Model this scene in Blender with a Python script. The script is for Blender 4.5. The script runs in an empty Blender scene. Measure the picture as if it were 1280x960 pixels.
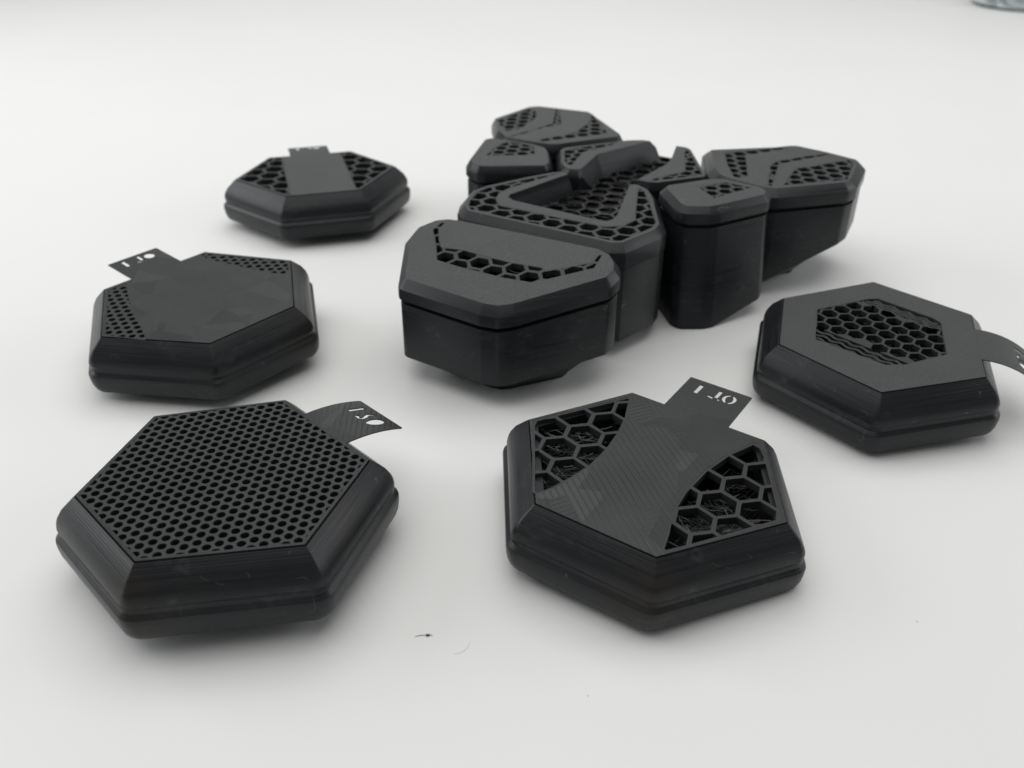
import bpy, bmesh, math, random
import numpy as np
from mathutils import Vector, Matrix, noise as mnoise
from mathutils.geometry import delaunay_2d_cdt

# ---------------------------------------------------------------- camera, light, exposure
K = 0.04            # metres per modelling unit (half the width of a pod's top)
TZ = 0.595           # table lies this far below the pods' tops
SC = bpy.context.scene
COL = SC.collection
cam_d = bpy.data.cameras.new('camera'); cam = bpy.data.objects.new('camera', cam_d); COL.objects.link(cam)
PITCH, ROLL, CAM_H = 0.548898, 0.005858, 3.76342
cp, sp, cr, sr = math.cos(PITCH), math.sin(PITCH), math.cos(ROLL), math.sin(ROLL)
fwd = Vector((0, cp, -sp)); r0 = Vector((1, 0, 0)); u0 = Vector((0, sp, cp))
rt = cr*r0 + sr*u0; upv = -sr*r0 + cr*u0
cm = Matrix(((rt.x, upv.x, -fwd.x, 0), (rt.y, upv.y, -fwd.y, 0), (rt.z, upv.z, -fwd.z, (CAM_H+TZ)*K), (0, 0, 0, 1)))
cam.matrix_world = cm
cam_d.sensor_width = 36; cam_d.lens = 36*1144.42/1280
cam_d.clip_start = 0.005; cam_d.clip_end = 20
cam_d.dof.use_dof = True; cam_d.dof.focus_distance = 6.6*K; cam_d.dof.aperture_fstop = 16
SC.camera = cam

world = bpy.data.worlds.new('World'); SC.world = world; world.use_nodes = True
bg = world.node_tree.nodes['Background']
bg.inputs[0].default_value = (0.95, 0.98, 1.0, 1); bg.inputs[1].default_value = 0.16

def area(name, loc, target, sx, sy, power, col=(1, 1, 1)):
    d = bpy.data.lights.new(name, 'AREA'); d.shape = 'RECTANGLE'; d.size = sx; d.size_y = sy
    d.energy = power; d.color = col
    o = bpy.data.objects.new(name, d); COL.objects.link(o)
    o.location = loc
    o.rotation_euler = (Vector(target)-Vector(loc)).to_track_quat('-Z', 'Y').to_euler()
    return o
area('overhead_softbox', (-0.06, 0.46, 1.05), (0, 0.42, 0), 1.7, 1.4, 10.5, (1.0, 0.99, 0.972))
area('back_fill', (0.0, 1.0, 1.1), (0, 1.5, 0.05), 1.6, 0.5, 2.2, (0.97, 0.99, 1.0))  # added fill lamp, lifts the far end of the sheet
area('left_softbox', (-0.95, 0.50, 0.45), (0, 0.36, 0.0), 0.8, 0.6, 4.2, (0.97, 0.99, 1.0))
area('right_softbox', (0.95, 0.50, 0.40), (0.1, 0.38, 0.0), 0.7, 0.5, 2.3, (0.98, 0.99, 1.0))
SC.view_settings.view_transform = 'Standard'; SC.view_settings.look = 'None'
SC.view_settings.exposure = 0.05; SC.view_settings.gamma = 1.0; SC.view_settings.use_curve_mapping = False
SC.cycles.max_bounces = 8; SC.cycles.diffuse_bounces = 4; SC.cycles.glossy_bounces = 4
rnd = random.Random(7)

# ---------------------------------------------------------------- materials
def nt(name):
    m = bpy.data.materials.new(name); m.use_nodes = True
    return m, m.node_tree.nodes, m.node_tree.links, m.node_tree.nodes['Principled BSDF']
def coords(N, L, scale, rot=(0, 0, 0)):
    tc = N.new('ShaderNodeTexCoord'); mp = N.new('ShaderNodeMapping')
    mp.inputs['Scale'].default_value = scale; mp.inputs['Rotation'].default_value = rot
    L.new(tc.outputs['Object'], mp.inputs['Vector']); return mp.outputs['Vector']
def noise(N, L, vec, scale, detail=3, rough=0.55):
    n = N.new('ShaderNodeTexNoise'); n.inputs['Scale'].default_value = scale
    n.inputs['Detail'].default_value = detail; n.inputs['Roughness'].default_value = rough
    L.new(vec, n.inputs['Vector']); return n.outputs[0]
def ramp(N, L, src, a, b, lo, hi):
    r = N.new('ShaderNodeMapRange'); r.inputs[1].default_value = a; r.inputs[2].default_value = b
    r.inputs[3].default_value = lo; r.inputs[4].default_value = hi; L.new(src, r.inputs[0]); return r.outputs[0]
def math2(N, L, op, a, b):
    m = N.new('ShaderNodeMath'); m.operation = op
    for i, v in enumerate((a, b)):
        if isinstance(v, (int, float)): m.inputs[i].default_value = v
        else: L.new(v, m.inputs[i])
    return m.outputs[0]
def bump(N, L, h, strength, dist, prev=None):
    b = N.new('ShaderNodeBump'); b.inputs['Strength'].default_value = strength; b.inputs['Distance'].default_value = dist
    L.new(h, b.inputs['Height'])
    if prev is not None: L.new(prev, b.inputs['Normal'])
    return b.outputs['Normal']
U = 1.0/K
BLACK = (0.0105, 0.0124, 0.0142)
def mixcol(N, L, fac, c0, c1):
    m = N.new('ShaderNodeMix'); m.data_type = 'RGBA'
    L.new(fac, m.inputs[0]); m.inputs[6].default_value = (*c0, 1); m.inputs[7].default_value = (*c1, 1)
    return m.outputs[2]
def side_plastic(name, warm=0.0):
    """printed side walls: fine horizontal layers, uneven sheen, a few pale scuffs"""
    m, N, L, B = nt(name)
    v = coords(N, L, (U, U, U))
    vs = coords(N, L, (U*1.2, U*1.2, U*75))
    streak = noise(N, L, vs, 1.0, 3)
    w = N.new('ShaderNodeTexWave'); w.wave_type = 'BANDS'; w.bands_direction = 'Z'
    w.inputs['Scale'].default_value = 24; w.inputs['Distortion'].default_value = 0.6; w.inputs['Detail'].default_value = 1
    L.new(v, w.inputs['Vector'])
    big = noise(N, L, v, 1.6, 3)
    fac = math2(N, L, 'MULTIPLY', ramp(N, L, streak, .35, .7, 0, 1), ramp(N, L, big, .35, .65, .25, 1))
    base = mixcol(N, L, fac, BLACK, (0.0190, 0.0213, 0.0234))
    if warm:   # brownish tint in soft streaky patches
        wm = math2(N, L, 'MULTIPLY', ramp(N, L, noise(N, L, coords(N, L, (U*1.1, U*1.1, U*.5), (0, 0, .8)), 1.2, 2), .56, .70, 0, .55), ramp(N, L, streak, .3, .6, .4, 1))
        mw = N.new('ShaderNodeMix'); mw.data_type = 'RGBA'; L.new(wm, mw.inputs[0]); L.new(base, mw.inputs[6]); mw.inputs[7].default_value = (.030, .0235, .0195, 1); base = mw.outputs[2]
    # scuffs
    vv = coords(N, L, (U*1.3, U*2.6, U*2.9), (.5, .8, .9))
    wn = noise(N, L, vv, 1.6, 2)
    line = math2(N, L, 'ABSOLUTE', math2(N, L, 'SUBTRACT', wn, 0.5), 0)
    ln = ramp(N, L, line, 0.0, 0.006, 1, 0)
    gate = ramp(N, L, noise(N, L, vv, 3.1, 2), .60, .66, 0, 1)
    sc = math2(N, L, 'MULTIPLY', ln, gate)
    patch = math2(N, L, 'MULTIPLY', ramp(N, L, noise(N, L, vv, 1.15, 4), .56, .70, 0, .8), ramp(N, L, noise(N, L, vv, 9, 3), .4, .7, 0, 1))
    sc2 = math2(N, L, 'MAXIMUM', math2(N, L, 'MULTIPLY', sc, .6), math2(N, L, 'MULTIPLY', patch, .22))
    mm = N.new('ShaderNodeMix'); mm.data_type = 'RGBA'; L.new(sc2, mm.inputs[0]); L.new(base, mm.inputs[6]); mm.inputs[7].default_value = (.15, .155, .16, 1)
    L.new(mm.outputs[2], B.inputs['Base Color'])
    L.new(ramp(N, L, streak, .3, .7, .26, .42), B.inputs['Roughness'])
    B.inputs['Specular IOR Level'].default_value = 0.30
    nb = bump(N, L, w.outputs['Color'], .28, .00005)
    nb = bump(N, L, streak, .22, .00012, nb)
    L.new(nb, B.inputs['Normal']); return m
def top_plastic(name, style, scale=6.6, gate=True):
    """first-layer faces: 'fine' sand-like, 'lines' diagonal extrusion ridges, 'sheen' glossy triangular fill patches, 'bars' cell walls"""
    m, N, L, B = nt(name)
    v = coords(N, L, (U, U, U))
    f = noise(N, L, v, 42, 3)
    vo = N.new('ShaderNodeTexVoronoi'); vo.voronoi_dimensions = '3D'; vo.inputs['Scale'].default_value = 3.4 if style != 'sheen' else 4.6
    L.new(coords(N, L, (U, U*.7, U), (0, 0, .5)), vo.inputs['Vector'])
    sep = N.new('ShaderNodeSeparateColor'); L.new(vo.outputs['Color'], sep.inputs[0])
    blot = noise(N, L, v, 2.2, 4)
    c0, c1 = ((.0300, .0330, .0336), (.0372, .0406, .0412)) if style == 'fine' else ((.0195, .0213, .0222), (.0275, .0296, .0306))
    base = mixcol(N, L, ramp(N, L, blot, .3, .7, 0, 1), c0, c1); B.inputs['Specular IOR Level'].default_value = .55 if style == 'fine' else .4
    L.new(base, B.inputs['Base Color']); nb = None
    if style in ('lines', 'sheen'):
        w = N.new('ShaderNodeTexWave'); w.wave_type = 'BANDS'; w.bands_direction = 'X'
        vr = coords(N, L, (U, U, U), (0, 0, math.radians(-49 if style == 'lines' else -40)))
        w.inputs['Scale'].default_value = scale if style == 'lines' else 14
        w.inputs['Distortion'].default_value = .25; w.inputs['Detail'].default_value = 1; w.inputs['Detail Scale'].default_value = .5
        L.new(vr, w.inputs['Vector'])
        wc = w.outputs['Color']
        if style == 'lines':
            w2 = N.new('ShaderNodeTexWave'); w2.wave_type = 'BANDS'; w2.bands_direction = 'X'
            w2.inputs['Scale'].default_value = scale*1.15; w2.inputs['Distortion'].default_value = .3; w2.inputs['Detail'].default_value = 1
            L.new(coords(N, L, (U, U, U), (0, 0, math.radians(30))), w2.inputs['Vector'])
            mx = N.new('ShaderNodeMix'); L.new(ramp(N, L, sep.outputs[1], .74, .75, 0, 1), mx.inputs[0]); L.new(w.outputs['Fac'], mx.inputs[2]); L.new(w2.outputs['Fac'], mx.inputs[3]); wc = mx.outputs[0]
        crest = ramp(N, L, wc, 0.0, .24, 0, 1)
        amt = ramp(N, L, noise(N, L, v, 1.1, 2), .38, .60, 1, .12 if gate else .8) if style == 'lines' else None
        if amt is not None:
            h = math2(N, L, 'MULTIPLY', crest, amt); nb = bump(N, L, h, .6, .00022)
        else: nb = bump(N, L, crest, .12, .0001)
        L.new(ramp(N, L, sep.outputs[0], 0, 1, .30, .58), B.inputs['Roughness'])
        # each fill patch is laid in its own direction: tip its normal a little
        tilt = N.new('ShaderNodeVectorMath'); tilt.operation = 'SUBTRACT'; L.new(vo.outputs['Color'], tilt.inputs[0]); tilt.inputs[1].default_value = (.5, .5, .5)
        sc = N.new('ShaderNodeVectorMath'); sc.operation = 'MULTIPLY'; L.new(tilt.outputs[0], sc.inputs[0]); sc.inputs[1].default_value = (.16, .16, 0) if style == 'lines' else (.12, .12, 0)
        ad = N.new('ShaderNodeVectorMath'); ad.operation = 'ADD'; L.new(nb, ad.inputs[0]); L.new(sc.outputs[0], ad.inputs[1])
        nm = N.new('ShaderNodeVectorMath'); nm.operation = 'NORMALIZE'; L.new(ad.outputs[0], nm.inputs[0])
        nb = nm.outputs[0]
    elif style == 'fine':
        w = N.new('ShaderNodeTexWave'); w.wave_type = 'BANDS'; w.bands_direction = 'X'
        vr = coords(N, L, (U, U, U), (0, 0, math.radians(35)))
        w.inputs['Scale'].default_value = 11; w.inputs['Distortion'].default_value = 3.0; w.inputs['Detail'].default_value = 2
        L.new(vr, w.inputs['Vector'])
        nb = bump(N, L, f, .9, .00028); nb = bump(N, L, w.outputs['Color'], .42, .00016, nb)
        L.new(ramp(N, L, f, .3, .7, .46, .62), B.inputs['Roughness'])
    else:
        nb = bump(N, L, f, .35, .0001); L.new(ramp(N, L, f, .3, .7, .42, .58), B.inputs['Roughness'])
    L.new(nb, B.inputs['Normal']); return m
M_SIDE = side_plastic('black_printed_wall'); M_SIDEW = side_plastic('black_printed_wall_brownish', 1.0)
M_FINE = top_plastic('black_sandy_face', 'fine'); M_LINES = top_plastic('black_ridged_face', 'lines'); M_TAG = top_plastic('black_ridged_tag', 'lines', 7.8, False)
M_SHEEN = top_plastic('black_sheen_face', 'sheen'); M_BARS = top_plastic('black_cell_walls', 'bars')
def strand_mat():
    m, N, L, B = nt('black_plastic_strands'); B.inputs['Base Color'].default_value = (.03, .031, .033, 1)
    B.inputs['Roughness'].default_value = .3; return m
M_STRAND = strand_mat()
def dark_mat():
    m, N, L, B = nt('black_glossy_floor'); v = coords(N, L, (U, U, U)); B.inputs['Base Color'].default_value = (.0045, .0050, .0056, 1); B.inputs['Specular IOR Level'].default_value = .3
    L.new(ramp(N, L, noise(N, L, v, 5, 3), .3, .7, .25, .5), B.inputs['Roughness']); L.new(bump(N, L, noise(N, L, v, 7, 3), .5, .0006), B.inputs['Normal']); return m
M_DARK = dark_mat()
def paper():
    m, N, L, B = nt('white_sweep'); v = coords(N, L, (1, 1, 1))
    L.new(mixcol(N, L, ramp(N, L, noise(N, L, v, 6, 4), .3, .7, 0, 1), (.80, .80, .785), (.82, .82, .808)), B.inputs['Base Color'])
    B.inputs['Roughness'].default_value = .55; B.inputs['Specular IOR Level'].default_value = .3
    L.new(bump(N, L, noise(N, L, v, 700, 3), .05, .0001), B.inputs['Normal']); return m
M_PAPER = paper()

# ---------------------------------------------------------------- geometry helpers
def area2(p): return sum(p[i-1][0]*p[i][1]-p[i][0]*p[i-1][1] for i in range(len(p)))*.5
def ccw(p): return list(p) if area2(p) > 0 else list(reversed(p))
def offset(poly, d):
    """outward offset of a counter-clockwise outline; d is one distance or one per edge (edge i runs from i to i+1)"""
    n = len(poly); dd = d if isinstance(d, (list, tuple)) else [d]*n; out = []
    for i in range(n):
        a, b, c = (Vector(poly[i-1][:2]), Vector(poly[i][:2]), Vector(poly[(i+1) % n][:2]))
        e1 = (b-a).normalized(); e2 = (c-b).normalized()
        n1 = Vector((e1.y, -e1.x)); n2 = Vector((e2.y, -e2.x)); d1, d2 = dd[i-1], dd[i]
        cr_ = e1.x*e2.y-e1.y*e2.x
        if abs(cr_) < .15 and abs(d1-d2) > 1e-6 or abs(cr_) < 1e-3:
            q = b+(n1*d1+n2*d2)*.5
        else:   # meet of the two shifted edges
            p1 = b+n1*d1; p2 = b+n2*d2; t = ((p2-p1).x*e2.y-(p2-p1).y*e2.x)/cr_
            q = p1+e1*t
            lim = 2.2*max(abs(d1), abs(d2))
            if (q-b).length > lim: q = b+(q-b).normalized()*lim
        out.append((q.x, q.y))
    return out
def rounded(poly, r, n=5):
    out = []; m = len(poly)
    for i in range(m):
        a, b, c = Vector(poly[i-1]), Vector(poly[i]), Vector(poly[(i+1) % m])
        u = (a-b).normalized(); w = (c-b).normalized(); ang = u.angle(w)
        t = min(r/math.tan(ang/2), .45*min((a-b).length, (c-b).length)); rr = t*math.tan(ang/2)
        ctr = b+(u+w).normalized()*(rr/math.sin(ang/2))
        s = b+u*t-ctr; e = b+w*t-ctr
        for k in range(n):
            f = k/(n-1); v = (s*(1-f)+e*f); v = v.normalized()*rr if rr > 1e-9 else v
            out.append(tuple(ctr+v))
    return out
def inside(px, py, poly):
    x = np.array([p[0] for p in poly]); y = np.array([p[1] for p in poly]); x2 = np.roll(x, -1); y2 = np.roll(y, -1)
    cond = (y[None] > py[:, None]) != (y2[None] > py[:, None])
    with np.errstate(divide='ignore', invalid='ignore'):
        xi = (x2-x)[None]*(py[:, None]-y[None])/(y2-y)[None]+x[None]
    return ((cond & (px[:, None] < xi)).sum(1) % 2) == 1
def triangulate(outer, holes=(), extra=()):
    vs = []; es = []
    for lp in [outer]+list(holes):
        s = len(vs); vs += [Vector(p[:2]) for p in lp]; es += [(s+i, s+(i+1) % len(lp)) for i in range(len(lp))]
    vs += [Vector(p) for p in extra]
    V, E, F, *_ = delaunay_2d_cdt(vs, es, [], 0, 1e-6)
    F = [f for f in F if len(f) == 3]
    cx = np.array([sum(V[i].x for i in f)/3 for f in F]); cy = np.array([sum(V[i].y for i in f)/3 for f in F])
    keep = inside(cx, cy, outer)
    for h in holes:
        hx = [p[0] for p in h]; hy = [p[1] for p in h]
        ix = np.where((cx > min(hx)) & (cx < max(hx)) & (cy > min(hy)) & (cy < max(hy)) & keep)[0]
        if len(ix): keep[ix[inside(cx[ix], cy[ix], h)]] = False
    F = [f for f, k in zip(F, keep) if k and abs(area2([V[i] for i in f])) > 1e-9]
    F = [f if area2([V[i] for i in f]) > 0 else f[::-1] for f in F]
    return V, F
def add_plate(bm, outer, holes, zf, t, extra=(), warp=None):
    """a plate with real holes and real thickness; zf(x, y) gives its upper face"""
    V, F = triangulate(outer, holes, extra)
    used = sorted({i for f in F for i in f}); top = {}; bot = {}
    for i in used:
        x, y = V[i].x, V[i].y; z = zf(x, y)
        a = (x, y, z); b = (x, y, z-t)
        if warp: a, b = warp(a), warp(b)
        top[i] = bm.verts.new(a); bot[i] = bm.verts.new(b)
    cnt = {}
    for f in F:
        bm.faces.new([top[i] for i in f]); bm.faces.new([bot[i] for i in reversed(f)])
        for k in range(3):
            e = (f[k], f[(k+1) % 3]); cnt[e] = cnt.get(e, 0)+1
    for (a, b) in cnt:
        if (b, a) not in cnt: bm.faces.new([top[b], top[a], bot[a], bot[b]])
def add_rings(bm, rings, close=False, cap_first=False, cap_last=False):
    R = [[bm.verts.new(p) for p in r] for r in rings]; n = len(R[0])
    for a, b in zip(R, R[1:]):
        for i in range(n):
            j = (i+1) % n
            try: bm.faces.new([a[i], b[i], b[j], a[j]])
            except ValueError: pass
    if cap_first: bm.faces.new(R[0])
    if cap_last: bm.faces.new(list(reversed(R[-1])))
    return R
def clip(subject, convex):
    out = list(subject); n = len(convex)
    for i in range(n):
        a, b = convex[i], convex[(i+1) % n]; src = out; out = []
        def side(p): return (b[0]-a[0])*(p[1]-a[1])-(b[1]-a[1])*(p[0]-a[0])
        for k in range(len(src)):
            p, q = src[k-1], src[k]; sp_, sq = side(p), side(q)
            if (sp_ >= 0) != (sq >= 0):
                t = sp_/(sp_-sq); out.append((p[0]+(q[0]-p[0])*t, p[1]+(q[1]-p[1])*t))
            if sq >= 0: out.append(q)
        if len(out) < 3: return []
    # drop repeats
    res = []
    for p in out:
        if not res or math.hypot(p[0]-res[-1][0], p[1]-res[-1][1]) > 2e-4: res.append(p)
    if len(res) > 2 and math.hypot(res[0][0]-res[-1][0], res[0][1]-res[-1][1]) < 2e-4: res.pop()
    return res if len(res) > 2 else []
def hex_cells(zone, spacing, wall, ang=15, origin=(0, 0), rim=.012, amin=None, jitter=0, rng=rnd, sides=6):
    """honeycomb openings inside a zone"""
    zone = ccw(zone); zi = offset(zone, -rim); cells = []
    a = math.radians(ang); u = (spacing*math.cos(a), spacing*math.sin(a)); v = (spacing*math.cos(a+math.pi/3), spacing*math.sin(a+math.pi/3))
    R = (spacing-wall)/math.sqrt(3) if sides == 6 else (spacing-wall)*.53
    xs = [p[0] for p in zone]; ys = [p[1] for p in zone]; N = int((max(xs)-min(xs)+max(ys)-min(ys))/spacing)+12
    cx, cy = (min(xs)+max(xs))/2-origin[0], (min(ys)+max(ys))/2-origin[1]
    det = u[0]*v[1]-u[1]*v[0]; i0 = round((cx*v[1]-cy*v[0])/det); j0 = round((u[0]*cy-u[1]*cx)/det)
    amin = amin if amin is not None else .05*R*R
    for i in range(i0-N, i0+N+1):
        for j in range(j0-N, j0+N+1):
            x = origin[0]+i*u[0]+j*v[0]; y = origin[1]+i*u[1]+j*v[1]
            if not (min(xs)-R < x < max(xs)+R and min(ys)-R < y < max(ys)+R): continue
            hx = []
            for k in range(sides):
                th = a+math.pi/6+2*math.pi*k/sides; rr = R*(1+rng.uniform(-jitter, jitter))
                hx.append((x+rr*math.cos(th), y+rr*math.sin(th)))
            c = clip(zi, hx)
            if c and abs(area2(c)) > amin: cells.append(c)
    return cells
def empty(name, loc=(0, 0, 0), mat=None):
    o = bpy.data.objects.new(name, None); COL.objects.link(o); o.empty_display_size = .01
    if mat is not None: o.matrix_world = mat
    else: o.location = loc
    return o
def link(name, bm, mats, parent=None, smooth=25, weld=True):
    if weld: bmesh.ops.remove_doubles(bm, verts=bm.verts, dist=1e-5)
    bmesh.ops.recalc_face_normals(bm, faces=bm.faces)
    me = bpy.data.meshes.new(name)
    bmesh.ops.scale(bm, vec=(K, K, K), verts=bm.verts)
    bm.to_mesh(me); bm.free()
    for m in (mats if isinstance(mats, (list, tuple)) else [mats]): me.materials.append(m)
    if smooth:
        me.polygons.foreach_set('use_smooth', [True]*len(me.polygons)); me.set_sharp_from_angle(angle=math.radians(smooth))
    o = bpy.data.objects.new(name, me); COL.objects.link(o)
    if parent is not None: o.parent = parent
    return o
def tag(o, label, cat, group=None, kind=None):
    o['label'] = label; o['category'] = cat
    if group: o['group'] = group
    if kind: o['kind'] = kind
def add_strand(bm, pts, w):
    """a thin stray thread of plastic: a three-sided tube along pts"""
    prev = None; n = len(pts)
    for i, p in enumerate(pts):
        p = Vector(p); d = (Vector(pts[min(i+1, n-1)])-Vector(pts[max(i-1, 0)])).normalized()
        s = d.cross(Vector((.2, .1, 1))).normalized(); t = d.cross(s)
        ring = [bm.verts.new(p+(s*math.cos(k*2.094)+t*math.sin(k*2.094))*w) for k in range(3)]
        if prev:
            for k in range(3): bm.faces.new([prev[k], prev[(k+1) % 3], ring[(k+1) % 3], ring[k]])
        prev = ring
def strands(zone, zf, depth, count, rng, parent, w=.0026, length=.34, name='stray_strands', org=(0, 0, 0)):
    bm = bmesh.new(); xs = [p[0] for p in zone]; ys = [p[1] for p in zone]; made = 0; tries = 0
    while made < count and tries < count*40:
        tries += 1
        x, y = rng.uniform(min(xs), max(xs)), rng.uniform(min(ys), max(ys)); th = rng.gauss(.6, .7) if rng.random() < .7 else rng.uniform(0, 3.1)
        ln = length*rng.uniform(.3, 1); bend = rng.uniform(-.5, .5); zz = -depth*rng.uniform(.15, 1); dz = rng.uniform(-.06, .06); pts = []
        for k in range(5):
            s = (k/4-.5)*ln; a = th+bend*s/ln*2
            pts.append((x+s*math.cos(a), y+s*math.sin(a), zz+dz*(k/4-.5)-.03*math.sin(k/4*3.14)))
        if not all(inside(np.array([p[0] for p in pts]), np.array([p[1] for p in pts]), zone)): continue
        add_strand(bm, [(p[0]-org[0], p[1]-org[1], p[2]+zf(p[0], p[1])-org[2]) for p in pts], w*rng.uniform(.6, 1.3)); made += 1
    o = link(name, bm, M_STRAND, parent, smooth=60, weld=False); o['kind'] = 'stuff'; return o
def zero(x, y): return TZ

# ---------------------------------------------------------------- setting: one seamless white sheet, flat then swept up
bm = bmesh.new(); prof = [(-14, 0)]
prof += [(y, 0) for y in (-4, 0, 4, 8, 12, 16, 20, 24, 30)]
for k in range(1, 17):
    a = k/16*math.pi/2; prof.append((30+11*math.sin(a), 11*(1-math.cos(a))))
prof += [(41, 16), (41, 26)]
rows = [[bm.verts.new((x, y, z)) for (y, z) in prof] for x in (-34, -17, 0, 17, 34)]
for a, b in zip(rows, rows[1:]):
    for i in range(len(prof)-1): bm.faces.new([a[i], b[i], b[i+1], a[i+1]])
sheet = link('backdrop', bm, M_PAPER, None, smooth=40); sheet['kind'] = 'structure'

# ---------------------------------------------------------------- the five hexagonal pods
HEX = ccw([(-.5425, .8252), (.5425, .8252), (1, 0), (.4384, -.8166), (-.4384, -.8166), (-1, 0)])
G_POD = 'hexagonal pods set out around the nested cases'
def pod_frame(x, y, th, tx, ty, dz):
    X = Vector((math.cos(th), math.sin(th), tx)).normalized(); Y = Vector((-math.sin(th), math.cos(th), ty)); Z = X.cross(Y).normalized(); Y = Z.cross(X)
    base = (Vector((x, y, dz+TZ))-Z*TZ)*K
    return Matrix(((X.x, Y.x, Z.x, base.x), (X.y, Y.y, Z.y, base.y), (X.z, Y.z, Z.z, base.z), (0, 0, 0, 1)))
def glyph_bar(u0, v0, u1, v1, w):
    d = Vector((u1-u0, v1-v0)).normalized()*w/2; n = Vector((-d.y, d.x)); a, b = Vector((u0, v0)), Vector((u1, v1))
    return [tuple(a-n), tuple(b-n), tuple(b+n), tuple(a+n)]
def stroke(pts, w):
    L_, R_ = [], []
    for i, p in enumerate(pts):
        d = (Vector(pts[min(i+1, len(pts)-1)])-Vector(pts[max(i-1, 0)])).normalized()*w/2
        L_.append((p[0]-d.y, p[1]+d.x)); R_.append((p[0]+d.y, p[1]-d.x))
    return L_+R_[::-1]
def ell(cx, cy, rx, ry, n=18, wob=0):
    return [(cx+rx*math.cos(t)*(1+wob*math.sin(3*t+1)), cy+ry*math.sin(t)*(1+wob*math.sin(3*t+1))) for t in [2*math.pi*k/n for k in range(n)]]
def o_arc(cx, cy, rx, ry, w, a0, a1, n=9):
    ang = [math.radians(a0+(a1-a0)*k/(n-1)) for k in range(n)]
    return [(cx+rx*math.cos(a), cy+ry*math.sin(a)) for a in ang]+[(cx+(rx-w)*math.cos(a), cy+(ry-w)*math.sin(a)) for a in reversed(ang)]
def letters(kind, dv=0.0):
    one = glyph_bar(-.138, 1.120+dv, -.134, 1.265+dv, .034)
    tee = [glyph_bar(.026, 1.165+dv, .028, 1.262+dv, .026), glyph_bar(-.034, 1.152+dv, .02, 1.142+dv, .02), glyph_bar(.046, 1.14+dv, .06, 1.138+dv, .018)]
    tee[0] = [(.010, 1.15+dv), (.040, 1.15+dv), (.043, 1.268+dv), (.013, 1.268+dv)]; tee[1] = [(-.040, 1.158+dv), (-.040, 1.130+dv), (.007, 1.118+dv), (.007, 1.15+dv)]
    tee[2] = [(.045, 1.152+dv), (.045, 1.120+dv), (.064, 1.122+dv), (.062, 1.14+dv)]
    if kind == 'ot_stencil': return [one]+tee+[o_arc(.122, 1.195+dv, .055, .073, .026, 104, 256), o_arc(.122, 1.195+dv, .055, .073, .026, -76, 76)]
    if kind == 'ot_plain': return [one]+tee+[ell(.118, 1.19+dv, .05, .064)]
    if kind == 'os': return [glyph_bar(-.128, 1.115+dv, -.124, 1.262+dv, .034),
        stroke([(-.03, 1.128+dv), (-.012, 1.112+dv), (.012, 1.112+dv), (.028, 1.13+dv), (.022, 1.16+dv), (.004, 1.185+dv), (-.008, 1.21+dv), (-.002, 1.235+dv), (.012, 1.250+dv)], .028),
        stroke([(.024, 1.25+dv), (.036, 1.246+dv), (.046, 1.236+dv)], .018), ell(.118, 1.185+dv, .047, .078, 20, .05)]
def arch(theta, v0, length):
    """bends the tag down along an arc of total angle theta"""
    def w(p):
        x, y, z = p; s = y-v0
        if s <= 0 or abs(theta) < 1e-5: return (x, y, z)
        r = length/theta; a = s/r; zz = z-TZ
        return (x, v0+(r+zz)*math.sin(a), TZ+(r+zz)*math.cos(a)-r)
    return w
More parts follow.
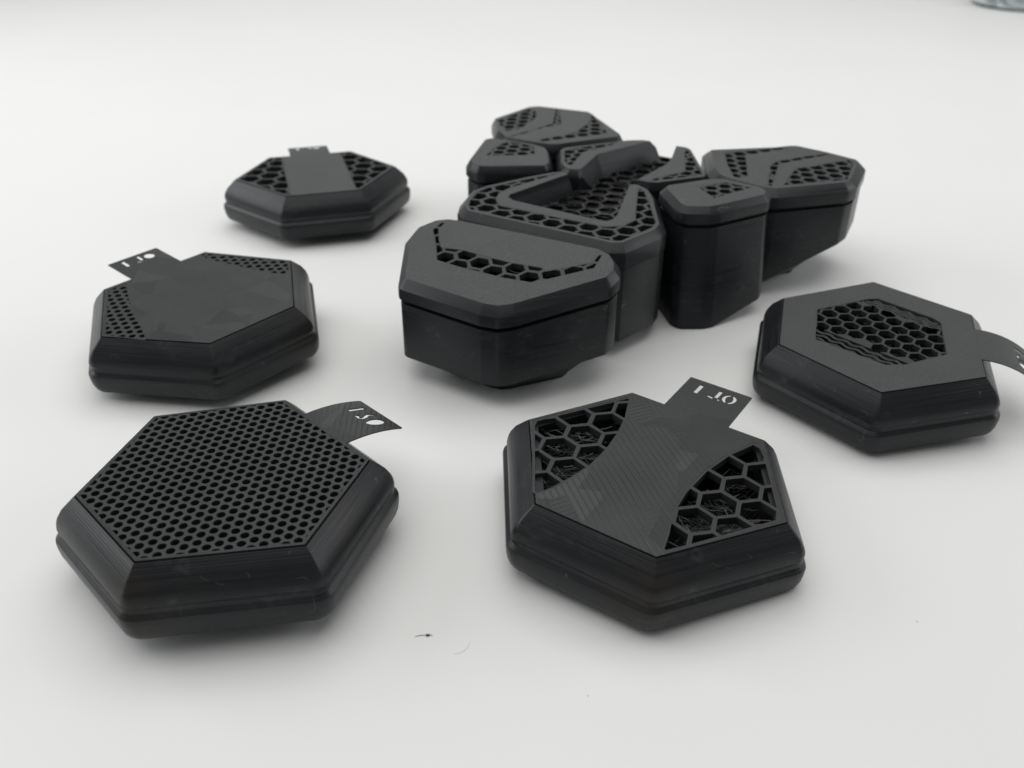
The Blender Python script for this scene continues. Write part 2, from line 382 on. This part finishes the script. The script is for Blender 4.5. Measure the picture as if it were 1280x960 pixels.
def make_pod(label, place, zones, cell, plate_mat, tag_mat, side_mat, tag_len=.51, tag_bend=0.0, text='ot_plain', dv=0, depth=.36, strand=0, seed=1, wavy=False):
    rng = random.Random(seed); M = pod_frame(*place); root = empty('hexagonal_pod', mat=M); tag(root, label, 'pod', G_POD)
    # body: one printed shell, bevelled above, a groove round the waist, tucked in below, open on top
    foot_r = [(o[0], o[1]) for o in rounded(offset(HEX, -.24), .1)]
    low = min((M @ Vector((p[0]*K, p[1]*K, 0))).z for p in foot_r)/K
    zfoot = -low+.002
    prof = [(-.075, -.455, .02), (-.075, -.036, .02), (-.016, -.034, .012), (-.004, -.010, .012), (.002, -.008, .013), (.014, -.020, .016), (.090, -.100, .035), (.124, -.155, .06), (.137, -.186, .08), (.144, -.208, .11), (.147, -.226, .12),
            (.141, -.244, .12), (.138, -.262, .12), (.143, -.280, .12), (.158, -.296, .13), (.169, -.308, .14), (.173, -.325, .14), (.172, -.360, .14), (.165, -.418, .14), (.151, -.464, .14), (.136, -.485, .13), (.108, -.497, .13),
            (.06, -.506, .10), (-.22, -.52, .08)]
    bm = bmesh.new(); rings = []
    for o, z, r in prof: rings.append([(p[0], p[1], TZ+z) for p in rounded(offset(HEX, o), r)])
    rings.append([(p[0], p[1], zfoot) for p in foot_r])
    add_rings(bm, rings, cap_first=True, cap_last=True)
    link('body', bm, side_mat, root)
    # top plate with the grille openings cut through
    bm = bmesh.new(); outl = rounded(offset(HEX, -.011), .012, 3)
    zs = [ccw(z) for z in zones]
    add_plate(bm, outl, zs, zero, .028); link('top_plate', bm, plate_mat, root, smooth=20)
    for z in zs:
        cells = hex_cells(z, *cell[:2], ang=15, origin=cell[2], rim=cell[3], jitter=cell[4], rng=rng, sides=cell[6] if len(cell) > 6 else 6)
        bm = bmesh.new()
        if wavy:   # the two ends printed badly: loose wavy threads instead of cells
            ax = Vector((math.cos(math.radians(149.4)), math.sin(math.radians(149.4)))); dm = .05
            keep = []
            for c in cells:
                m_ = sum((Vector(p) for p in c), Vector((0, 0)))/len(c)
                if abs(m_.dot(ax)-dm) < .33: keep.append(c)
            band = [(-2, dm-.35), (2, dm-.35), (2, dm+.35), (-2, dm+.35)]; ux = Vector((ax.y, -ax.x))
            band = ccw([tuple(ux*p[0]+ax*p[1]) for p in band])
            mid = clip(z, band); add_plate(bm, mid, keep, lambda x, y: TZ-.002, .05)
            for sgn in (-1, 1):
                for q in range(3):
                    d0 = .385+.052*q; run = []
                    for k in range(60):
                        s = -.75+1.5*k/59; p = ux*s+ax*(dm+sgn*d0+.014*math.sin(s*41+q*.5)+.003*rng.uniform(-1, 1))
                        run.append((p.x, p.y, TZ-.012-.006*q))
                    okk = inside(np.array([p[0] for p in run]), np.array([p[1] for p in run]), offset(z, .01)); seg = []
                    for p, k_ in zip(run+[run[-1]], list(okk)+[False]):
                        if k_: seg.append(p)
                        else:
                            if len(seg) > 2: add_strand(bm, seg, .0095)
                            seg = []
        else: add_plate(bm, z, cells, lambda x, y: TZ-.0015, .055)
        link('grille', bm, M_BARS, root, smooth=20)
    if strand:
        for z in zs: strands(z, zero, depth, strand, rng, root)
    # tag standing out from the back edge
    v0 = .8148; bm = bmesh.new(); L_ = tag_len
    out = ccw([(-.262, v0), (.262, v0), (.262, v0+L_), (.255, v0+L_+.004), (-.255, v0+L_+.004), (-.262, v0+L_)])
    extra = [(-.262+.524*i/6, v0+L_*j/12) for i in range(7) for j in range(1, 12)] if abs(tag_bend) > 1e-4 else []
    add_plate(bm, out, letters(text, dv), zero, .009, extra, arch(tag_bend, v0, L_) if abs(tag_bend) > 1e-4 else None)
    link('tag', bm, tag_mat, root, smooth=25)
    return root
hexin = lambda d: offset(HEX, -d)
make_pod('hexagonal pod with fine round perforations over its whole top, tag cut with OS 1', (-1.9379, 4.91493, -.7957, .00669, -.01759, .03828),
    [hexin(.030)], (.0775, .0225, (.395, -.707), .004, .04, 0, 12), M_LINES, M_TAG, M_SIDEW, .51, .37, 'os', seed=3)
make_pod('hexagonal pod with two curved areas of large honeycomb beside a ridged hourglass centre', (.96023, 5.14056, -.57175, -.0377, -.02101, -.05407),
    [[(-.962, .004), (-.533, .745), (-.503, .722), (-.409, .466), (-.36, .248), (-.332, .017), (-.334, -.222), (-.374, -.433), (-.419, -.606), (-.47, -.72), (-.515, -.72)],
     [(.529, .752), (.627, .625), (.958, .002), (.462, -.755), (.425, -.715), (.393, -.571), (.329, -.363), (.309, -.105), (.329, .2), (.389, .487), (.49, .74)]],
    (.258, .030, (-.81, .007), .018, .02, 0), M_LINES, M_LINES, M_SIDEW, .51, 0.0, 'ot_stencil', strand=210, seed=5)
make_pod('hexagonal pod with one honeycomb hexagon in the middle and its tag bent steeply down', (3.1935, 7.0892, -1.85522, -.03624, .0112, -.01183),
    [[(-.284, -.512), (.272, -.512), (.555, .05), (.498, .221), (.250, .552), (-.302, .548), (-.379, .487), (-.640, .03), (-.610, -.06)]],
    (.152, .021, (-.086, -.36), .008, .05, 30), M_FINE, M_FINE, M_SIDE, .60, .80, 'ot_plain', .03, strand=60, seed=8, wavy=True)
make_pod('hexagonal pod with small perforations at two corners and a wide patchy sheen between', (-2.87015, 7.64959, .83679, .03587, .0109, .02588),
    [[(-.337, .775), (-.494, .417), (-.735, -.300), (-.770, -.340), (-.965, -.003), (-.53, .775)], [(.462, .785), (.525, .785), (.965, .005), (.818, -.235), (.739, -.212), (.599, .184), (.459, .642)]],
    (.0885, .032, (-.496, .681), .010, .05, 0, 12), M_SHEEN, M_SHEEN, M_SIDEW, .465, 0.0, 'ot_plain', -.025, seed=11)
make_pod('hexagonal pod with straight smooth band between two honeycomb sides, farthest of the five', (-2.47998, 11.23055, .28633, -.00195, -.01662, .00312),
    [[(-.535, .79), (-.368, .79), (-.366, -.785), (-.43, -.785), (-.965, .0)], [(.38, .79), (.53, .79), (.965, .0), (.43, -.785), (.38, -.785)]],
    (.258, .036, (-.752, .221), .02, .03, 0), M_FINE, M_FINE, M_SIDE, .46, .12, 'ot_plain', -.01, strand=25, seed=13)

# ---------------------------------------------------------------- the eight nested cases in the middle
TOPS={
 'A':[(-0.934,7.24),(-0.241,6.787),(-0.122,6.74),(0.003,6.759),(0.792,7.1),(0.866,7.213),(0.876,7.332),(0.845,7.473),(0.758,7.577),(-0.484,8.233),(-0.621,8.283),(-0.735,8.271),(-0.886,8.153),(-0.945,7.975)],
 'B':[(0.512,9.676),(0.43,9.648),(0.184,9.509),(-0.287,9.191),(-0.398,9.063),(-0.465,8.803),(-0.476,8.622),(-0.432,8.485),(0.886,7.709),(0.988,7.711),(1.315,8.019),(1.381,8.164),(1.408,8.883),(1.382,9.135),(1.302,9.264),(1.222,9.275),(1.011,8.407),(0.951,8.26),(0.878,8.22),(0.005,8.779),(-0.047,8.872),(-0.032,8.95),(0.59,9.595)],
 'C':[(1.548,8.854),(1.542,8.908),(1.577,8.969),(2.008,9.16),(2.156,9.175),(2.498,8.92),(2.524,8.807),(2.482,8.714),(1.97,8.409),(1.887,8.38),(1.676,8.376),(1.621,8.442)],
 'D':[(2.251,10.325),(2.186,9.692),(2.2,9.469),(2.253,9.372),(2.565,9.083),(2.688,9.039),(3.444,9.236),(3.537,9.321),(3.81,9.898),(3.81,9.997),(3.578,10.251),(3.292,10.497),(3.218,10.505),(3.028,10.44)],
 'E':[(0.549,10.448),(0.541,9.965),(0.567,9.84),(0.616,9.778),(0.703,9.752),(0.748,9.788),(0.956,10.291),(1.627,10.82),(1.541,10.861),(1.358,10.844),(0.599,10.538)],
 'F':[(-0.486,10.068),(-0.454,9.975),(-0.376,9.87),(-0.305,9.854),(0.348,9.889),(0.395,9.99),(0.394,10.369),(0.362,10.537),(0.238,10.656),(-0.267,10.906),(-0.336,10.843)],
 'G':[(-0.235,11.753),(0.213,12.341),(0.342,12.369),(0.979,12.104),(1.293,11.104),(1.258,11.0),(0.55,10.694),(0.427,10.685),(0.173,10.801),(-0.095,10.976),(-0.185,11.227)],
 'H':[(1.314,9.418),(1.71,9.97),(1.779,10.13),(1.914,10.635),(2.024,10.575),(2.057,10.483),(2.071,9.59),(2.04,9.537),(1.529,9.348),(1.438,9.351)],
}
ZONES={
 'A':[[(-0.753,8.092),(-0.702,7.8),(-0.676,7.526),(-0.469,7.389),(-0.067,7.165),(0.158,7.073),(0.294,7.111),(0.704,7.255),(0.789,7.464),(0.758,7.474),(0.689,7.344),(0.284,7.243),(0.251,7.306),(-0.006,7.412),(-0.206,7.529),(-0.462,7.689),(-0.647,7.744),(-0.679,7.887),(-0.697,8.102),(-0.647,8.206),(-0.675,8.231)]],
 'B':[[(0.51,9.63),(0.263,9.407),(-0.034,9.137),(-0.134,8.996),(-0.163,8.808),(-0.129,8.639),(0.152,8.479),(0.367,8.359),(0.868,8.092),(1.029,8.118),(1.157,8.263),(1.213,8.668),(1.289,9.172),(1.357,9.098),(1.368,8.722),(1.362,8.194),(1.305,8.067),(0.988,7.744),(0.893,7.743),(-0.424,8.518),(-0.452,8.612),(-0.439,8.781),(-0.372,9.015),(-0.277,9.15),(0.183,9.457),(0.428,9.597)]],
 'C':[[(1.855,8.938),(2.177,9.077),(2.408,8.914),(1.965,8.592)]],
 'D':[[(2.387,10.229),(2.723,10.313),(3.1,10.432),(3.165,10.397),(2.618,10.121),(2.486,9.392),(2.392,9.344),(2.317,9.389),(2.326,9.545),(2.333,9.824)],[(2.795,9.769),(2.903,9.924),(3.291,10.117),(3.562,10.216),(3.567,10.169),(3.303,10.03),(2.974,9.855),(2.9,9.771),(2.668,9.095),(2.619,9.131)],[(2.778,9.126),(3.047,9.684),(3.273,9.764),(3.467,9.87),(3.729,9.996),(3.752,9.869),(3.509,9.313)]],
 'E':[[(0.579,10.433),(0.777,10.56),(1.127,10.711),(1.256,10.781),(1.179,10.668),(0.812,10.377),(0.675,9.973),(0.658,9.897),(0.593,9.924),(0.566,10.022)]],
 'F':[[(-0.32,10.219),(-0.216,10.584),(-0.067,10.777),(0.153,10.661),(0.25,10.565),(0.253,10.253)]],
 'G':[[(-0.207,11.676),(0.051,12.037),(0.201,12.237),(0.306,12.187),(0.298,11.813),(0.105,11.338),(-0.087,11.195),(-0.175,11.452)],[(0.548,12.232),(0.616,12.206),(0.615,11.536),(0.385,11.364),(0.138,11.094),(-0.042,10.96),(-0.043,11.007),(0.234,11.26),(0.485,11.559)],[(0.926,11.554),(1.023,12.031),(1.061,11.717),(1.157,11.176),(1.122,11.107),(0.339,10.772),(0.298,10.849),(0.744,11.147)]],
 'H':[[(1.436,9.397),(1.535,9.507),(1.831,9.678),(1.864,9.719),(1.959,10.369),(2.014,10.51),(2.035,10.407),(2.049,9.61),(1.873,9.521),(1.509,9.396)]],
}
PLANES= {'A': (0.53, 0.061, 0.114, 0.13, 7.8), 'B': (0.55, 0, 0, 0, 0), 'C': (0.65, 0, 0, 0, 0), 'D': (0.6, 0, 0, 0, 0), 'E': (0.55, 0, 0, 0, 0), 'F': (0.55, 0, 0, 0, 0), 'G': (0.55, 0, 0, 0, 0), 'H': (0.55, 0, 0, 0, 0)}

G_CASE = 'faceted cases nested in the middle'
def plane3(pts):
    A = np.array([[x, y, 1] for x, y, _ in pts]); s = np.linalg.lstsq(A, np.array([p[2] for p in pts]), rcond=None)[0]
    return lambda x, y: max(float(s[0]*x+s[1]*y+s[2]), -.60)
def make_case(key, name, label, bev, inner=(), lip=True, bottom=None, bz=.075, lipz=.175, cell=(.2, .035, 10), top_mat=M_FINE, strand=0, floor=.5, rim=.012, seed=1, jitter=.05, foot=.6, draft=0.0, idraft=-.012, shift=(0, 0)):
    """a printed box: bevelled lid with grille openings, a dark seam, a base that tucks in to its foot"""
    rng = random.Random(seed); poly = TOPS[key]; n = len(poly)
    if area2(poly) < 0: poly = list(reversed(poly)); inner = tuple((n-2-i) % n for i in inner)
    if not inner: poly = rounded(poly, .05, 3); n = len(poly)
    z0, gx, gy, x0, y0 = PLANES[key]; zf = lambda x, y: TZ+z0+gx*(x-x0)+gy*(y-y0)
    cx = sum(p[0] for p in poly)/n; cy = sum(p[1] for p in poly)/n; root = empty(name, (cx*K, cy*K, 0)); tag(root, label, 'case', G_CASE)
    d = [0.0 if i in inner else 1.0 for i in range(n)]
    def ring(o, dz, src=poly): return [(p[0]-cx, p[1]-cy, zf(*p)+dz) for p in offset(src, [o if k else idraft*max(-dz-.004, 0)/.5 for k in d] if inner else o)]
    loc = lambda pts: [(p[0]-cx, p[1]-cy) for p in pts]
    zl = lambda x, y: zf(x+cx, y+cy)
    zones = [ccw(z) for z in ZONES[key]]
    # lid
    bm = bmesh.new(); add_plate(bm, loc(poly), [loc(z) for z in zones], zl, .06)
    rr = [ring(0, 0), ring(bev*.08, -.004), ring(bev, -bz), ring(bev+.004, -bz-.02), ring(bev+.004, -lipz)]
    rr += [ring(bev-.035, -lipz-.002), ring(bev-.10, -lipz-.002)] if lip else [ring(bev-.004, -lipz-.001), ring(bev-.08, -lipz-.002)]
    nf = len(bm.faces); add_rings(bm, rr); bm.faces.ensure_lookup_table()
    for f in bm.faces[nf:]: f.material_index = 1
    link('lid', bm, [top_mat, M_SIDE], root, smooth=22)
    for z in zones:
        a = loc(z); o_ = (rng.uniform(0, .2), rng.uniform(0, .2)); bm = bmesh.new()
        add_plate(bm, a, hex_cells(a, cell[0], cell[1], cell[2], o_, rim, amin=.0006, jitter=jitter, rng=rng), lambda x, y: zl(x, y)-.0012, .055)
        link('grille', bm, M_BARS, root, smooth=20)
    # base
    bi = bev-.014 if lip else bev-.003; zt = -lipz-.004
    if bottom is None: bottom = lambda x, y: -.52
    def low(o, add): return [(p[0]-cx+shift[0], p[1]-cy+shift[1], TZ+bottom(*p)+add) for p in offset(poly, [o if k else idraft for k in d] if inner else o)]
    inn = offset(poly, [bi*k if k else -.012 for k in d])
    def base_ring(o, dz): return [(p[0]-cx, p[1]-cy, zf(*p)+dz) for p in offset(poly, [o if k else idraft*max(-dz-.004, 0)/.5-.003-(bi-o) for k in d] if inner else o)]
    def cone(f, z): return [((p[0]-cx)*f, (p[1]-cy)*f, z) for p in offset(poly, bi-.02)]
    fl = [(p[0], p[1], p[2]) for p in base_ring(bi-.06, -floor)]
    bm = bmesh.new()
    bot = low(bi+draft, 0); bot2 = [(x*.985, y*.985, z-.010) for x, y, z in bot]; bot3 = [(x*.90, y*.90, max(z-.012, .03)) for x, y, z in bot]
    neck = [base_ring(bi-.06, zt), base_ring(bi-.045, zt), base_ring(bi-.045, zt-.04), base_ring(bi-.004, zt-.045), base_ring(bi, zt-.055)] if lip else [base_ring(bi-.06, zt), base_ring(bi, zt)]
    rings = [fl]+neck+[bot, bot2, bot3, [(x*foot, y*foot, .03) for x, y, z in bot], [(x*(foot-.01), y*(foot-.01), .001) for x, y, z in bot]]
    add_rings(bm, rings, cap_first=True, cap_last=True)
    link('base', bm, M_SIDE, root, smooth=30)
    if strand:
        for z in zones: strands(z, zf, .22, strand, rng, root, w=.0035, length=.22, org=(cx, cy, 0))
    return root, (cx, cy)
make_case('A', 'faceted_case', 'low wide black case with a chevron strip of holes, blunt corner towards the front', .062, bottom=plane3([(-.99, 7.2, -.36), (-.13, 6.68, -.355), (.92, 7.19, -.225)]), cell=(.195, .032, 8), rim=.004, strand=40, seed=21)
rb, (bx, by) = make_case('B', 'faceted_case', 'black case with honeycomb rim bent in a V round a sunken opening', .07, inner=(15, 16, 17, 18, 19, 20, 21, 22), lip=False, bottom=lambda x, y: -.43, cell=(.205, .035, 15), strand=90, seed=22, lipz=.24, floor=.9, idraft=.12)
make_case('C', 'faceted_case', 'tall narrow black case with a small square honeycomb patch, standing right of the V-shaped opening', .06, bz=.06, lipz=.16, bottom=lambda x, y: max(-.585, -.61+.29*(x-1.99)+.14*(y-8.37)), cell=(.155, .036, 20), seed=23, shift=(.03, -.13))
make_case('D', 'faceted_case', 'large black case with three chevron bands of honeycomb, farthest right of the cluster', .085, bottom=plane3([(2.685, 8.98, -.42), (3.5, 9.2, -.066), (3.867, 9.885, -.075)]), cell=(.172, .04, 25), seed=24, lipz=.19, foot=.34)
make_case('E', 'faceted_case', 'wedge shaped black case with a steep bare inner wall behind the sunken opening', .05, inner=(5, 6), lip=False, lipz=.25, cell=(.165, .036, 12), seed=25, idraft=.22)
make_case('F', 'faceted_case', 'small black case with honeycomb square, left of the V-shaped opening', .045, cell=(.16, .038, 20), seed=26, lipz=.17)
make_case('G', 'faceted_case', 'large black case with chevron bands, at the very back of the cluster', .045, cell=(.172, .04, 25), seed=27)
make_case('H', 'faceted_case', 'small pointed black case with an L shaped strip of honeycomb beside the opening', .03, inner=(0, 1, 2), lip=False, lipz=.1, cell=(.165, .036, 12), seed=28, idraft=.1)
# sunken honeycomb floor of the V-shaped case, reaching back between its two wedge neighbours
FLOOR = ccw([(-0.011, 9.103), (0.47, 8.622), (0.985, 8.483), (1.255, 9.218), (1.549, 9.874), (1.742, 10.432), (1.822, 10.807), (1.679, 10.897), (1.021, 10.304), (0.827, 9.757), (0.526, 9.963)])

FLOOR = offset(FLOOR, .10)
cx, cy = bx, by; loc = [(p[0]-cx, p[1]-cy) for p in FLOOR]
FZ = TZ+.33
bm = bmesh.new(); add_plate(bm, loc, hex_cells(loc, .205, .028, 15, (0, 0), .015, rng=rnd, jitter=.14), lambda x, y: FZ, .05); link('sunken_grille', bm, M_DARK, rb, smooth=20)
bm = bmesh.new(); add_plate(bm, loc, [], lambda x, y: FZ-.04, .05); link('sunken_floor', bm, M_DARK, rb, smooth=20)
strands(FLOOR, lambda x, y: FZ+.06, .08, 150, random.Random(31), rb, w=.0022, length=.5, org=(cx, cy, 0))

# ---------------------------------------------------------------- small things
def crumb(name, label, cat, px, seed, size, m):
    rng = random.Random(seed); bm = bmesh.new(); bmesh.ops.create_icosphere(bm, subdivisions=2, radius=size)
    for v in bm.verts: v.co = Vector((v.co.x*1.5, v.co.y*.9, v.co.z*.7))*(1+rng.uniform(-.25, .25))
    zmin = min(v.co.z for v in bm.verts)
    for v in bm.verts: v.co.z -= zmin
    r = empty(name, (px[0]*K, px[1]*K, 0)); tag(r, label, cat); link('grain', bm, m, r, smooth=50)
    bm = bmesh.new(); add_strand(bm, [(-.080, -.014, .001), (-.065, -.004, .002), (-.04, 0, .003), (0, 0, .006), (.03, 0, .002)], .0017); link('tail', bm, m, r, smooth=60)
    return r
crumb('plastic_crumb', 'tiny dark crumb with a thin tail lying alone on the white sheet', 'crumb', (-.5203, 4.0866), 4, .0085, M_STRAND)
# glass dish, its near edge just inside the frame at the far right corner
def glass():
    m, N, L, B = nt('clear_glass'); B.inputs['Base Color'].default_value = (.90, .95, .97, 1); B.inputs['Roughness'].default_value = .04
    B.inputs['Transmission Weight'].default_value = 1; B.inputs['IOR'].default_value = 1.45; return m
bm = bmesh.new(); prof = [(0, .02), (1.30, .0), (1.46, .01), (1.54, .10), (1.60, .4), (1.66, 1.6), (1.62, 1.63), (1.58, 1.6), (1.50, .4), (1.44, .12), (1.3, .07), (0, .07)]
n = 72; rings = [[(r*math.cos(2*math.pi*k/n), r*math.sin(2*math.pi*k/n), z) for k in range(n)] for r, z in prof[1:-1]]
add_rings(bm, rings, cap_first=True, cap_last=True)
gd = link('glass_dish', bm, glass(), None, smooth=35); gd.scale = (.85, .85, .85); gd.location = (14.45*K, 28.05*K, .0005); tag(gd, 'clear glass dish whose near edge shows in the far corner of the sheet', 'dish')
# scattered dust: a few barely visible specks and short hairs on the sheet
m, N, L, B = nt('grey_dust'); B.inputs['Base Color'].default_value = (.30, .29, .27, 1); B.inputs['Roughness'].default_value = .9
bm = bmesh.new(); rng = random.Random(77)
for q in range(22):
    x, y = rng.uniform(-5, 6), rng.uniform(3.2, 14); s = rng.uniform(.0022, .0058)
    mt = Matrix.Translation((x, y, s*.5)) @ Matrix.Rotation(rng.uniform(0, 3), 4, 'Z') @ Matrix.Diagonal((s*rng.uniform(1, 2.2), s, s*.6, 1))
    bmesh.ops.create_icosphere(bm, subdivisions=1, radius=1, matrix=mt)
for x, y in ((-2.02, 4.30), (-.30, 3.95)):
    a = rng.uniform(0, 3); l = rng.uniform(.03, .06)
    add_strand(bm, [(x+l*k*math.cos(a+.25*k), y+l*k*math.sin(a+.25*k), .002) for k in range(-1, 3)], .0007)
dust = link('dust', bm, m, None, smooth=60, weld=False); dust['kind'] = 'stuff'
